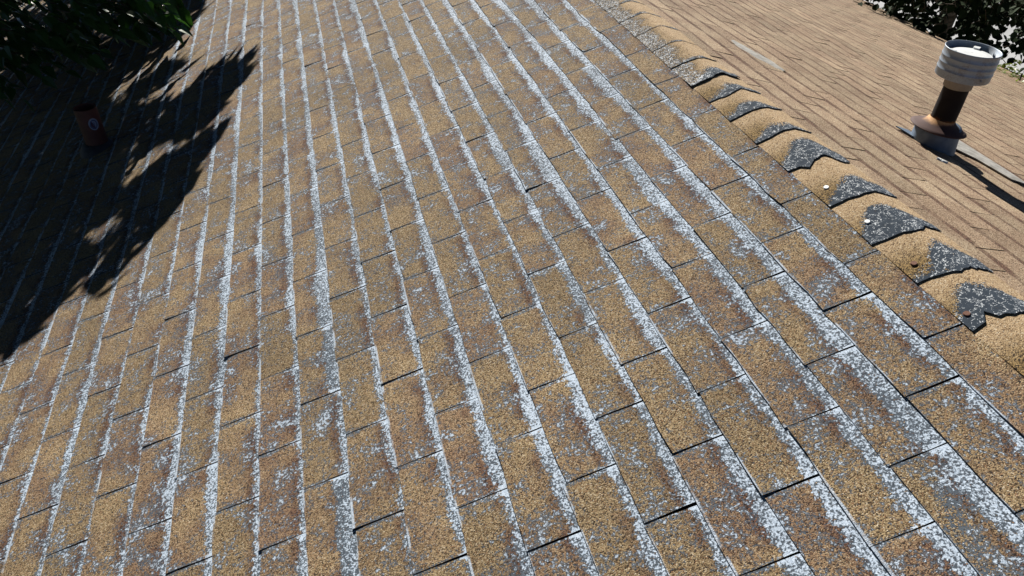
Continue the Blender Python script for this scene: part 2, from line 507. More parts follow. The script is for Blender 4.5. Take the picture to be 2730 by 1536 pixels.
def grid(fn, a0, a1, na, nb, w):
    us = np.linspace(a0, a1, na); vv = np.linspace(V0, V1, nb)
    U, V = np.meshgrid(us, vv, indexing='ij')
    P = fn(U, V, w(U, V)).reshape(-1, 3)
    f = [(i * nb + j, (i + 1) * nb + j, (i + 1) * nb + j + 1, i * nb + j + 1) for i in range(na - 1) for j in range(nb - 1)]
    return P, f
P_, F_ = grid(near, U0 + 0.02, UR, 30, 160, lambda u, v: wav_near(u, v) - 0.0005)
slope_n = link('roof_slope', P_, F_, M_DECK, house)
slope_n['label'] = 'near slope with white streaked worn shingles'
P_, F_ = grid(lambda d, v, w: far(d, v, w), 0.0, D1 - 0.02, 30, 160, lambda d, v: wav_far(d, v) - 0.0005)
F_ = [f[::-1] for f in F_]
slope_f = link('roof_slope', P_, F_, M_DECK, house)
slope_f['label'] = 'far slope with plain tan shingles'
zE = Z0 - D1 * SA
v_, f_ = box(-UR * 0 + (U0 - UR) * CA + 0.35, D1 * CA - 0.35, V0 + 0.3, V1 - 0.3, 0.0, zE - 0.16)
link('wall', v_, f_, M_WALL, house)
xa, xb = (U0 - UR) * CA + 0.05, D1 * CA - 0.05
for yy in (V0 + 0.30, V1 - 0.42):
    pts = [(xa, yy, zE - 0.15), (xb, yy, zE - 0.15), (0, yy, Z0 - 0.10)]
    vv_ = pts + [(x, yy + 0.12, z) for x, _, z in pts]
    link('gable_wall', vv_, [(0, 1, 2), (5, 4, 3), (0, 3, 4, 1), (1, 4, 5, 2), (2, 5, 3, 0)], M_WALL, house)
for xx in (xa - 0.06, xb + 0.02):
    v_, f_ = box(xx, xx + 0.03, V0, V1, zE - 0.16, zE - 0.012)
    link('fascia', v_, f_, M_FASCIA, house)

# ---- shingles
DU = [0.001, -0.01, -0.012, -0.004, -0.008, 0.002, 0.001, 0.030, -0.01, -0.015, -0.01, -0.009, 0.01, 0.02]
DV = [0.017, 0.016, 0.006, 0.005, -0.022, -0.017, -0.036, -0.005, -0.004, 0.006, 0.005, 0.02, 0.021, -0.012]
TH = 0.0027
YS = np.array([0.0, 0.045, 0.095, EXPO + 0.030])

def tab_geometry(fn, wav, base, up, v0, v1, expo, seed, wear, strong, head=0.030):
    """one three-tab shingle tab: rows up the slope, columns along the ridge, with butt and side faces"""
    r = np.random.default_rng(seed)
    nc = 5
    gap_b, gap_t = r.uniform(0.0008, 0.0022), r.uniform(0.0020, 0.0046)
    if r.random() < 0.25:
        gap_t *= 0.45
    lift = r.uniform(-0.0005, 0.0012) * strong
    cl, cr_ = r.uniform(0, 0.0034) * strong * (r.random() < 0.6), r.uniform(0, 0.0034) * strong * (r.random() < 0.6)
    V = np.zeros((len(YS), nc)); Y = np.zeros_like(V); H = np.zeros_like(V)
    ks = np.linspace(0, 1, nc)
    jb = r.normal(0, 0.0016, nc) + r.normal(0, 0.0016) + r.normal(0, 0.0012) * np.linspace(-1, 1, nc)
    if r.random() < 0.22 and strong:
        jb[r.choice([0, -1])] += r.uniform(0.002, 0.006)
    for i, y in enumerate(YS):
        g = gap_b + (gap_t - gap_b) * min(1.0, y / expo)
        a = v0 + g + r.normal(0, 0.0006); b = v1 - g + r.normal(0, 0.0006)
        V[i] = a + (b - a) * ks
        yl = y if y < EXPO else expo + head
        yl = min(yl, 0.85 * (expo + head)) if y < EXPO else yl
        Y[i] = yl + (jb if i == 0 else 0)
        H[i] = TH * (2.15 - yl / expo)
        fall = max(0.0, 1 - y / 0.10)
        H[i] += fall * (lift + cl * (1 - ks) ** 3 + cr_ * ks ** 3) + r.normal(0, 0.00018, nc) * (y < 0.12)
    U = base + up * Y
    W = H + wav(U, V)
    top = fn(U, V, W).reshape(-1, 3)
    bot = fn(U, V, W - TH).reshape(-1, 3)
    n = len(YS)
    idx = lambda i, j: i * nc + j
    Fs = []
    for i in range(n - 1):
        for j in range(nc - 1):
            q = (idx(i, j), idx(i, j + 1), idx(i + 1, j + 1), idx(i + 1, j))
            Fs.append(q)
    N = n * nc
    for j in range(nc - 1):
        Fs.append((idx(0, j) + N, idx(0, j + 1) + N, idx(0, j + 1), idx(0, j)))
    for i in range(n - 1):
        Fs.append((idx(i, 0) + N, idx(i, 0), idx(i + 1, 0), idx(i + 1, 0) + N))
        Fs.append((idx(i, nc - 1), idx(i, nc - 1) + N, idx(i + 1, nc - 1) + N, idx(i + 1, nc - 1)))
    if up > 0:
        Fs = [q[::-1] for q in Fs]
    uv = np.stack([V - v0, Y], -1).reshape(-1, 2)
    uvb = uv.copy()
    vx = np.concatenate([top, bot])
    # drop unused bottom vertices is not needed: they bound the side faces
    tone = r.random()
    if wear > 0:
        wear = wear + r.normal(0, 0.07) + (0.38 if wear > 1.0 and r.random() < 0.15 else 0.0)
    return vx, Fs, np.concatenate([uv, uvb]), np.full(len(vx), wear), np.full(len(vx), tone)

tabs = []      # (score, slope, geometry)
def add_course(fn, wav, slope, base, up, expo, phase, wear, seed0, strong):
    k0 = int(math.floor((V0 - phase * TAB) / TAB)) + 1
    k1 = int(math.ceil((V1 - phase * TAB) / TAB)) - 1
    for k in range(k0, k1):
        v0 = (k + phase) * TAB
        v1 = v0 + TAB
        sd = seed0 * 1000 + k + 500
        quad = fn(np.array([base, base, base + up * expo, base + up * expo]), np.array([v0, v1, v1, v0]), np.zeros(4))
        q, dep = px(quad)
        if dep.min() > 0.05:
            qc = np.c_[np.clip(q[:, 0], 0, 2730), np.clip(q[:, 1], 0, 1536)]
            x, y = qc[:, 0], qc[:, 1]
            area = abs(np.dot(x, np.roll(y, -1)) - np.dot(y, np.roll(x, -1))) / 2
            seen = (q[:, 0].max() > 0) & (q[:, 0].min() < 2730) & (q[:, 1].max() > 0) & (q[:, 1].min() < 1536)
            if not seen:
                area = 0
        else:
            area = 0
        head = 0.030
        if up > 0 and base + expo + head > UR - 0.02:
            head = UR - 0.02 - base - expo
        tabs.append((area, slope, tab_geometry(fn, wav, base, up, v0, v1, expo, sd, wear, strong, head)))

c_min = int(math.floor((U0 + 0.03) / EXPO)) + 1
for c in range(c_min, 14):
    du = DU[c] if 0 <= c < 14 else random.uniform(-0.012, 0.012)
    dun = DU[c + 1] if 0 <= c + 1 < 14 else 0.0
    dv = DV[c] if 0 <= c < 14 else random.uniform(-0.02, 0.02)
    ph = (0.5 if c % 2 else 0.0) - 0.0807 * c + dv
    wear = 0.93 + 0.10 * math.sin(c * 1.9) + ((0.0, 0.03, 0.06, 0.12, 0.16, 0.20, 0.20, 0.12)[c - 5] if 5 <= c <= 12 else 0.0)
    if c < -2:
        wear -= 0.06
    add_course(near, wav_near, slope_n, (c + du) * EXPO, 1.0, EXPO * (1 + dun - du), ph, wear, c + 100, 1.0)
k = -1
while True:
    d_low = 0.163 + (k + 1) * EXPO          # butt line of this course (its lower edge)
    if d_low > D1:
        break
    ph = 0.335 + 0.415 * k + random.uniform(-0.03, 0.03)
    add_course(far, wav_far, slope_f, d_low, -1.0, EXPO, ph, 0.0, k + 300, 1.0)
    k += 1

def edge_faces(o, n):
    o.data.materials.append(M_EDGE)
    one = [0] * ((len(YS) - 1) * 4 + 4) + [1] * ((len(YS) - 1) * 2)
    o.data.polygons.foreach_set('material_index', one * n)
order = sorted(range(len(tabs)), key=lambda i: -tabs[i][0])
single = set(order[:300])
rest = {slope_n: [], slope_f: []}
for i, (ar, slope, g) in enumerate(tabs):
    if i in single:
        vx, Fs, uv, we, to = g
        o = link('shingle', vx, Fs, M_SH, slope, uv=uv, attrs={'wear': we, 'tone': to})
        edge_faces(o, 1)
    else:
        rest[slope].append(g)
for slope, gs in rest.items():
    vx, fs, uv, we, to, n = [], [], [], [], [], 0
    for g in gs:
        vx.append(g[0]); fs += [tuple(a + n for a in q) for q in g[1]]
        uv.append(g[2]); we.append(g[3]); to.append(g[4]); n += len(g[0])
    vx = np.concatenate(vx)
    o = link('shingles', vx, fs, M_SH, slope, uv=np.concatenate(uv), attrs={'wear': np.concatenate(we), 'tone': np.concatenate(to)}, kind='stuff')
    edge_faces(o, len(gs))

# ---- ridge shingles, bent over the crest, each lapping the next one nearer the camera
ridge = link('ridge_board', *box(-0.02, 0.02, V0, V1, Z0 - 0.09, Z0 - 0.012), M_FASCIA, house)
SN, SF = 0.118, 0.088
def ridge_point(s, v, w):
    s = np.asarray(s, float)
    a = near(UR + np.minimum(s, 0), v, w)
    b = far(np.maximum(s, 0), v, w)
    P = np.where((s < 0)[..., None], a, b)
    f = np.clip(1 - np.abs(s) / 0.028, 0, 1)
    mid = np.stack([s * CA, np.asarray(v) + 0 * s, Z0 + w / CA - 0.0045 + 0 * s], -1)
    return P * (1 - f[..., None]) + mid * f[..., None]
butts = [(-0.199, 1.05), (-0.016, 0.95), (0.156, 1.15), (0.350, 0.85), (0.567, 1.20), (0.758, 0.45), (0.936, 0.50), (1.094, 0.45), (1.238, 0.60)]
b = -0.199
while b > V0 + 0.3:
    b -= 0.183
    butts.append((b, random.uniform(0.8, 1.2)))
b = 1.238
while b < V1 - 0.45:
    b += 0.185
    butts.append((b, random.uniform(0.0, 0.12)))
SS = np.array([-SN, -0.10, -0.08, -0.062, -0.045, -0.03, -0.016, -0.005, 0.006, 0.017, 0.03, 0.043, 0.057, 0.072, SF])
for bv, we in sorted(butts):
    r = np.random.default_rng(int((bv + 50) * 1000))
    torn = 0.012 if bv < 0.7 else 0.0045
    coarse = np.interp(SS, np.linspace(-SN, SF, 6), r.normal(0, torn, 6))
    jag = coarse + r.normal(0, torn * 0.28, len(SS)) - (0.5 * torn * np.exp(-((SS - r.uniform(-0.05, 0.04)) / 0.03) ** 2)) * r.uniform(-1, 2)
    jag[:3] *= 0.15
    if bv < 0.7:
        jag += 0.020 * np.abs(SS) / 0.09 * (SS > 0) * r.uniform(-1.2, 0.2)
    sn = r.normal(0, 0.003)
    lift = 0.0010 if bv < 1.3 else 0.0001
    if abs(bv - 1.238) < 0.01:
        lift = 0.0050
    YR = [0.0, 0.10, 0.235]
    rows, uvs = [], []
    for i, y in enumerate(YR):
        yy = y + (jag if i == 0 else 0 * jag)
        hh = 0.0098 - (0.0030 if bv < 1.3 else 0.0013) * y / 0.185 - 0.0032 * np.clip((np.abs(SS) - 0.06) / 0.058, 0, 1) * (SS < 0) + (lift * (1 + 0.5 * r.normal(0, 0.4, len(SS))) if i == 0 else 0)
        s_ = SS * (1 + sn) - 0.004 * (i == 0) * r.random()
        v = bv + yy
        base = wav_near(UR + np.minimum(s_, 0), v) * (s_ < 0) * np.clip(-s_ / 0.05, 0, 1) + np.maximum(wav_far(np.maximum(s_, 0), v), -0.004) * (s_ > 0) * np.clip(s_ / 0.05, 0, 1)
        rows.append((s_, v, hh + base)); uvs.append(np.c_[s_, yy])
    top = np.concatenate([ridge_point(*q) for q in rows])
    bot = np.concatenate([ridge_point(q[0], q[1], q[2] - (0.0026 if bv < 1.3 else 0.0010)) for q in rows])
    n = len(SS); N = 3 * n
    fs = []
    for i in range(2):
        for j in range(n - 1):
            fs.append((i * n + j, i * n + j + 1, (i + 1) * n + j + 1, (i + 1) * n + j))
    for j in range(n - 1):
        fs.append((j + N, j + 1 + N, j + 1, j))
    for i in range(2):
        fs.append((i * n + N, i * n, (i + 1) * n, (i + 1) * n + N))
        fs.append((i * n + n - 1, i * n + n - 1 + N, (i + 1) * n + n - 1 + N, (i + 1) * n + n - 1))
    uv = np.concatenate(uvs)
    o = link('ridge_shingle', np.concatenate([top, bot]), fs, M_CAP, ridge, uv=np.concatenate([uv, uv]),
             attrs={'wear': np.full(2 * N, we), 'tone': np.full(2 * N, 0.9 if bv > 1.1 else 0.1),
                    'shift': np.full(2 * N, r.uniform(-0.012, 0.045)), 'wide': np.full(2 * N, r.uniform(0.045, 0.085))})

# nail heads on the ridge and blobs of sealant on the far slope
for (u, v), m in zip([(1.793, 0.430), (1.794, 0.239), (1.789, 0.043), (1.778, -0.154)], [M_NAIL, M_NAIL, M_RNAIL, M_RNAIL]):
    pts = [near(u + 0.0070 * math.cos(t), v + 0.0070 * math.sin(t), 0.0108) for t in np.linspace(0, 2 * math.pi, 13)[:-1]]
    lo = [near(u + 0.0088 * math.cos(t), v + 0.0088 * math.sin(t), 0.0070) for t in np.linspace(0, 2 * math.pi, 13)[:-1]]
    link('nail_head', pts + lo, [tuple(range(12))] + [(i, i + 12, (i + 1) % 12 + 12, (i + 1) % 12) for i in range(12)], m, ridge)
def far_blob(name, d0, v0, d1, v1, wid, h, mat, seed, n=10):
    r = np.random.default_rng(seed)
    c0, c1 = np.array([d0, v0]), np.array([d1, v1])
    ax = c1 - c0; L = np.linalg.norm(ax); ax /= L; nr = np.array([-ax[1], ax[0]])
    left, mid, right = [], [], []
    for i in range(n):
        f = i / (n - 1)
        w = wid * (math.sin(math.pi * (0.04 + 0.92 * f)) ** 0.6) * r.uniform(0.8, 1.15)
        c = c0 + ax * L * f
        for lst, k, hh in ((left, -w, 0.0045), (mid, 0, h), (right, w, 0.0045)):
            p = c + nr * k
            lst.append(far(p[0], p[1], hh + wav_far(p[0], p[1])))
    vx = left + mid + right
    fs = [(i, i + 1, n + i + 1, n + i) for i in range(n - 1)] + [(n + i, n + i + 1, 2 * n + i + 1, 2 * n + i) for i in range(n - 1)]
    return link(name, vx, fs, mat, slope_f, smooth=True)
far_blob('sealant_patch', 0.480, 1.94, 0.560, 1.60, 0.062, 0.0095, M_SEAL, 3)
far_blob('sealant_blob', 0.768, 0.835, 0.800, 0.808, 0.010, 0.015, M_WHITE, 4, 6)

# ------------------------------------------------------------------ capped flue vent on the far slope
BD, BV = 0.940, 1.030
BX, BY, BZ = [float(q) for q in far(BD, BV, 0.0)]
vent = empty('roof_vent', 'black vent pipe with ribbed grey metal cap and rusty collar on the far slope', 'roof vent')
vent.location = (BX, BY, BZ)
def vpart(name, prof, mat, n=48, smooth=True, cap=False):
    v, f = lathe(prof, n)
    if cap:
        f.append(tuple(range((len(prof) - 1) * n, len(prof) * n)))
    o = link(name, v, f, mat, vent, smooth=smooth)
    return o
vpart('flashing', [(0.098, -0.075), (0.090, 0.0), (0.085, 0.06), (0.082, 0.086), (0.060, 0.090)], M_GALV)
vpart('pipe', [(0.0465, -0.02), (0.0465, 0.20), (0.046, 0.2455), (0.0515, 0.2465), (0.051, 0.31)], pipe_paint(BZ), 40)
vpart('storm_collar', [(0.102, 0.0735), (0.108, 0.0765), (0.107, 0.0785), (0.092, 0.085), (0.075, 0.0925), (0.058, 0.102), (0.0480, 0.114)], collar_metal(BZ))
zc, hc, rc = 0.287, 0.106, 0.097
prof = [(0.056, zc + 0.006), (rc - 0.010, zc + 0.001), (rc - 0.002, zc), (rc, zc + 0.003)]
for q in (0.029, 0.053, 0.077):
    prof += [(rc, zc + q - 0.003), (rc + 0.0013, zc + q - 0.002), (rc + 0.0013, zc + q + 0.001), (rc, zc + q + 0.003)]
prof += [(rc, zc + hc - 0.004), (rc + 0.002, zc + hc - 0.001), (rc, zc + hc + 0.001), (rc - 0.003, zc + hc - 0.001),
         (rc - 0.003, zc + 0.03), (0.03, zc + 0.03)]
capo = vpart('vent_cap', prof, M_CAPM, 64)
dz = zc + hc - 0.018
v, f = lathe([(0.002, dz + 0.004), (0.05, dz + 0.003), (0.072, dz), (0.074, dz - 0.003), (0.072, dz - 0.006), (0.002, dz - 0.006)], 40)
link('cap_disc', v, f, M_WHITE, capo, smooth=False)
for k in range(3):
    t = math.radians(35 + 120 * k)
    v, f = box(0.058, rc - 0.003, -0.011, 0.011, dz + 0.0035, dz + 0.008)
    v = [(x * math.cos(t) - y * math.sin(t), x * math.sin(t) + y * math.cos(t), z) for x, y, z in v]
    link('cap_bracket', v, f, M_WHITE, capo)
# cap seam screw
t = math.radians(-95)
c_ = (rc * math.cos(t), rc * math.sin(t), zc + 0.018)
v, f = lathe([(0.0035, -0.002), (0.0035, 0.002), (0.001, 0.003)], 10)
link('screw', [(c_[0] + p[0], c_[1] - p[2], c_[2] + p[1]) for p in v], f, M_CAPM, capo)
for ob in list(vent.children):
    if ob.name.startswith('storm_collar'):
        ob.rotation_euler = (0, 0.15, 0)
        ob.location = (-0.013, 0, 0.002)
    elif not ob.name.startswith('flashing'):
        ob.rotation_euler = (0, 0.045, 0)
# exposed part of the flange
def flange(name, corners, w, mat):
    top = [far(d, q, w + wav_far(d, q)) - np.array([BX, BY, BZ]) for d, q in corners]
    low = [far(d, q, w - 0.004 + wav_far(d, q)) - np.array([BX, BY, BZ]) for d, q in corners]
    n = len(corners)
    link(name, top + low, [tuple(range(n))] + [(i, i + n, (i + 1) % n + n, (i + 1) % n) for i in range(n)], mat, vent)
flange('flange', [(1.045, 1.20), (1.06, 1.06), (1.13, 0.96), (1.16, 0.80), (1.245, 0.785), (1.262, 0.90), (1.262, 1.20)], 0.0145, M_SEAL)
flange('flange', [(0.83, 1.14), (0.842, 1.05), (0.885, 1.045), (0.890, 1.13)], 0.0135, M_GALV)

# ------------------------------------------------------------------ short brown pipe in the shade of the tree
PU, PV = -0.999, 3.071
pb = near(PU, PV, 0.0)
stub = empty('vent_pipe', 'short open brown pipe with an oval white sticker in the tree shade', 'vent pipe')
stub.location = tuple(map(float, pb))
v, f = lathe([(0.058, -0.06), (0.058, 0.245), (0.051, 0.245), (0.051, 0.02), (0.001, 0.02)], 32)
link('pipe', v, f, M_TERRA, stub, smooth=False)
v, f = lathe([(0.115, -0.065), (0.10, 0.0), (0.078, 0.030), (0.060, 0.042), (0.0585, 0.042)], 32)
link('boot', v, f, plain('rubber_boot', (0.03, 0.03, 0.034), (0.05, 0.05, 0.055), 40, 0.6), stub, smooth=True)
def wrap(name, cx, cz, a, bb, r, mat, par, n=28, hole=0.0):
    vx = []
    ang0 = math.atan2(CAM[1] - pb[1], CAM[0] - pb[0]) + cx
    for k in range(n):
        t = 2 * math.pi * k / n
        for q in ((1.0, hole) if hole else (1.0,)):
            th = ang0 + a * q * math.cos(t) / r
            vx.append((r * math.cos(th), r * math.sin(th), cz + bb * q * math.sin(t)))
    if hole:
        fs = [(2 * k, 2 * ((k + 1) % n), 2 * ((k + 1) % n) + 1, 2 * k + 1) for k in range(n)]
    else:
        fs = [tuple(range(n))]
    return link(name, vx, fs, mat, par)
stk = wrap('sticker', 0.25, 0.165, 0.026, 0.034, 0.0592, M_STICK, stub)
wrap('sticker_print', 0.25, 0.165, 0.019, 0.026, 0.0598, M_INK, stk, hole=0.72)
wrap('sticker_print', 0.25, 0.165, 0.007, 0.012, 0.0598, M_INK, stk, hole=0.5)

# ------------------------------------------------------------------ trees
def leaf_template(wid=0.30, fold=0.10, curl=0.10, teeth=True):
    st = [0.0, 0.22, 0.42, 0.62, 0.82, 1.0]
    wd = [0.02, 0.85, 1.0, 0.72, 0.38, 0.0]
    vx = []
    for i, (x, w) in enumerate(zip(st, wd)):
        z = -curl * x * x
        vx.append((x, 0, z))
        if 0 < i < 5:
            vx.append((x - (0.04 if teeth else 0), wid * w, z + fold * w)); vx.append((x - (0.04 if teeth else 0), -wid * w, z + fold * w))
    # indices: 0 base; 1 mid,2 L,3 R; 4,5,6; 7,8,9; 10,11,12; 13 tip
    fs = [(0, 1, 2), (0, 3, 1)]
    for a in (1, 4, 7):
        fs += [(a, a + 3, a + 4, a + 1), (a, a + 2, a + 5, a + 3)]
    fs += [(10, 13, 11), (10, 12, 13)]
    return np.array(vx), fs
LV, LF = leaf_template()
LVR, LFR = leaf_template(0.42, 0.06, 0.06, False)

def frames(d, up):
    d = d / (np.linalg.norm(d, axis=1, keepdims=True) + 1e-9)
    s = np.cross(up, d); s /= np.linalg.norm(s, axis=1, keepdims=True) + 1e-9
    n = np.cross(d, s)
    return np.stack([d, s, n], -1)

def leaf_cloud(name, pos, dirs, ups, size, mat, parent, tmpl, keep=None, single_max=0):
    TV, TF = tmpl
    R = frames(dirs, ups)
    chosen = []
    if single_max and keep is not None:
        chosen = list(keep[:single_max])
    cs = set(chosen)
    idx = np.array([i for i in range(len(pos)) if i not in cs])
    if len(idx):
        V = np.einsum('nij,kj->nki', R[idx], TV) * size[idx][:, None, None] + pos[idx][:, None, :]
        k = len(TV)
        tri = []
        for f in TF:
            tri += [f] if len(f) == 3 else [(f[0], f[1], f[2]), (f[0], f[2], f[3])]
        T = np.array(tri)
        allf = (T[None] + (np.arange(len(idx)) * k)[:, None, None]).reshape(-1, 3)
        me = bpy.data.meshes.new(name)
        vv = V.reshape(-1, 3).astype(np.float32)
        me.vertices.add(len(vv)); me.vertices.foreach_set('co', vv.ravel())
        me.loops.add(allf.size); me.loops.foreach_set('vertex_index', allf.ravel().astype(np.int32))
        me.polygons.add(len(allf)); me.polygons.foreach_set('loop_start', np.arange(0, allf.size, 3, dtype=np.int32))
        me.update(calc_edges=True)
        me.materials.append(mat)
        o = bpy.data.objects.new(name, me); COL.objects.link(o); o.parent = parent; o['kind'] = 'stuff'
    if chosen:
        lm = bpy.data.meshes.new('leaf')
        lm.from_pydata([tuple(map(float, q)) for q in TV], [], TF)
        lm.materials.append(mat)
        for i in chosen:
            o = bpy.data.objects.new('leaf', lm); COL.objects.link(o); o.parent = parent
            M = Matrix([[*map(float, R[i][r] * size[i]), float(pos[i][r])] for r in range(3)] + [[0, 0, 0, 1]])
            o.matrix_local = M

def inside(poly, x, y):
    c = False
    n = len(poly)
    for i in range(n):
        x1, y1 = poly[i]; x2, y2 = poly[(i + 1) % n]
        if (y1 > y) != (y2 > y) and x < (x2 - x1) * (y - y1) / (y2 - y1) + x1:
            c = not c
    return c

tree_l = empty('leafy_tree', 'green leafy tree overhanging the roof at upper left and shading it', 'tree')

# where the crown blots out the sun on the roof (outlines of the shade as seen on the near slope)
shade = [
    [(-900, -320), (580, -320), (572, 0), (560, 20), (520, 40), (488, 92), (430, 137), (360, 191), (300, 245), (300, 275), (375, 281), (441, 256), (484, 250), (527, 225),
     (560, 211), (600, 172), (628, 158), (640, 175), (672, 160), (655, 200), (676, 195), (620, 262), (585, 300), (540, 340), (470, 370), (420, 400), (350, 430), (330, 500),
     (320, 560), (283, 580), (218, 609), (180, 632), (150, 655), (120, 690), (70, 735), (30, 790), (-20, 860), (-900, 1100)],
    [(340, 238), (400, 205), (465, 165), (512, 164), (500, 184), (470, 200), (430, 226), (380, 264), (352, 274)],
    [(350, 480), (420, 430), (480, 400), (560, 345), (600, 335), (598, 372), (555, 420), (530, 470), (520, 510), (450, 560), (405, 612), (380, 590), (330, 590), (320, 540)],
    [(120, 690), (180, 650), (270, 655), (285, 680), (230, 720), (185, 775), (130, 790), (60, 790)],
    [(-200, 800), (20, 800), (50, 830), (25, 880), (10, 930), (-200, 1000)],
]
holes = []
def at_roof(p):
    n = np.array([-SA, 0, CA])
    t_ = (n @ (p - np.array([0, 0, Z0]))) / (n @ SUN)
    return px(p - SUN * t_)[0][0]
poss, dirs, ups, sizes = [], [], [], []
twigs = []
UPN = np.array([-SA, 0, CA])
rr = np.random.default_rng(5)
def spray(p, d, n, L, size, droop=0.35):
    d = d / np.linalg.norm(d)
    side = np.cross(d, [0, 0, 1.0]); side /= np.linalg.norm(side)
    pts = [p]
    for i in range(n):
        f = (i + 1) / n
        c = p + d * L * f + np.array([0, 0, -droop * L * f * f])
        pts.append(c)
        for sgn in ((-1, 1) if i < n - 1 else (0,)):
            dd = d * rr.uniform(0.5, 1.0) + side * sgn * rr.uniform(0.5, 1.0) + np.array([0, 0, rr.uniform(-0.6, 0.1)])
            poss.append(c); dirs.append(dd)
            ups.append(np.array([rr.normal(0, 0.35), rr.normal(0, 0.35), 1.0]))
            sizes.append(size * rr.uniform(0.75, 1.2))
    twigs.append((pts, [0.004, 0.002]))
def at_shade(x, y, s):
    return on_near(x, y) + SUN * s
lit_px = [(395, 25), (430, 35), (420, 15), (455, 50), (375, 45), (400, 60), (470, 15), (345, 10), (275, 70)]
def bough(x, y, hgt):
    r = RW.T @ np.array([(x - 1365) / 1950., (y - 768) / 1950., 1.])
    n = np.array([-SA, 0, CA])
    s = (n @ (np.array([0, 0, Z0]) - CAM) + hgt) / (n @ r)
    return CAM + s * r
lit_spots = []
cnt = 0
for pi, poly in enumerate(shade):
    xs = [q[0] for q in poly]; ys = [q[1] for q in poly]
    area_n = [4200, 110, 120, 60, 60][pi]
    first = len(poss)
    n = 0
    while n < area_n:
        x, y = rr.uniform(min(xs), max(xs)), rr.uniform(min(ys), max(ys))
        if not inside(poly, x, y) or any(inside(h, x, y) for h in holes):
            continue
        # even out the density over the roof, not over the picture
        r_ = on_near(x, y)
        dep = px(r_)[1][0]
        if rr.random() > min(1.0, (dep / 6.0) ** 2 + 0.12):
            continue
        s = rr.uniform(2.3, 3.2) if pi else rr.uniform(2.4, 5.2)
        p = r_ + SUN * s
        d = np.array([rr.uniform(0.3, 1.0), rr.uniform(-0.1, 0.9), rr.uniform(-0.25, 0.15)])
        d /= np.linalg.norm(d)
        spray(p - d * 0.20, d, 5, 0.26, 0.115 if pi == 0 else 0.095)
        n += 1
n_edge = len(poss)
# sharp sprays along the sunlit edge of the shade
edge = [(560, 22), (545, 35), (500, 85), (440, 130), (370, 185), (505, 170), (640, 160), (680, 157), (655, 165), (678, 195), (655, 215), (622, 262),
        (595, 345), (560, 410), (600, 372), (525, 500), (470, 540), (410, 610), (440, 470), (285, 590), (180, 640), (275, 690), (285, 660), (200, 765), (140, 790),
        (60, 740), (48, 830), (28, 880)]
for x, y in edge:
    for k in range(2):
        s = rr.uniform(2.1, 2.5)
        tip = at_shade(x + rr.normal(0, 10), y + rr.normal(0, 8), s)
        d = np.array([rr.uniform(0.5, 1.0), rr.uniform(0.0, 0.7), rr.uniform(-0.1, 0.1)])
        d /= np.linalg.norm(d)
        spray(tip - d * 0.36, d, 4, 0.26, 0.14, 0.1)
def inside_all(x, y, m):
    return any(all(inside(q, x + a, y + b) for a, b in ((m, -m), (-m, m), (m, m))) for q in shade)
# unseen leaf sprays added overhead to block sky light; their shade falls outside the picture
n_sh = len(poss)
def on_left(g):
    # metres by which a point of the near slope lies outside the left edge of the view
    c = RW @ (g - CAM)
    ux, uz = -1365 / 1950., 1.0
    nn = np.array([-uz, 0.0, ux]) / math.hypot(ux, uz)
    return float(c @ nn)
m = 0
while m < 2600:
    p = near(rr.uniform(-6.5, -0.2), rr.uniform(-2.5, 8.0), 0.0) + np.array([0, 0, rr.uniform(2.4, 5.2)])
    n_ = np.array([-SA, 0, CA])
    g_ = p - SUN * ((n_ @ (p - np.array([0, 0, Z0]))) / (n_ @ SUN))
    q_, dp = px(g_)
    m += 1
    if g_[1] > -2.2 and on_left(g_) < 0.75:
        continue
    pq, pd = px(p)
    if pd[0] > 0 and -60 < pq[0][0] < 2800 and -60 < pq[0][1] < 1600:
        continue
    d = np.array([rr.uniform(-0.3, 1.0), rr.uniform(-0.9, 0.9), rr.uniform(-0.3, 0.1)])
    spray(p, d, 5, 0.32, 0.16)
ok = []
for i in range(len(poss)):
    c_ = poss[i] + dirs[i] / np.linalg.norm(dirs[i]) * sizes[i] * 0.5
    x, y = at_roof(c_)
    if any(math.hypot(x - hx, (y - hy) * 1.0) < 62 for hx, hy in lit_spots):
        continue
    if i >= n_edge or inside_all(x, y, 9):
        ok.append(i)
pick = lambda L: np.array([L[i] for i in ok])
leaf_cloud('crown', pick(poss), pick(dirs), pick(ups), pick(sizes), M_LEAF, tree_l, (LV, LF))

# low boughs that hang into the picture
poss, dirs, ups, sizes = [], [], [], []
def bough(x, y, hgt):
    """a spray whose tip hangs hgt metres over the roof where the picture shows leaves"""
    r = RW.T @ np.array([(x - 1365) / 1950., (y - 768) / 1950., 1.])
    n = np.array([-SA, 0, CA])
    s = (n @ (np.array([0, 0, Z0]) - CAM) + hgt) / (n @ r)
    return CAM + s * r
for k in range(170):
    x, y = rr.uniform(-60, 480), rr.uniform(-40, 230)
    if x > 60 and y > 215 - 0.40 * x:
        continue
    p = bough(x, y, rr.uniform(0.10, 0.45))
    d = np.array([rr.uniform(0.3, 1.0), rr.uniform(-0.6, 0.4), rr.uniform(-0.5, 0.0)])
    d /= np.linalg.norm(d)
    spray(p - d * 0.25, d, 4, 0.25, 0.12, 0.5)
keep_ = [i for i in range(len(poss)) if not any(math.hypot(at_roof(poss[i])[0] - hx, at_roof(poss[i])[1] - hy) < 72 for hx, hy in lit_spots)]
poss, dirs, ups, sizes = ([L[i] for i in keep_] for L in (poss, dirs, ups, sizes))
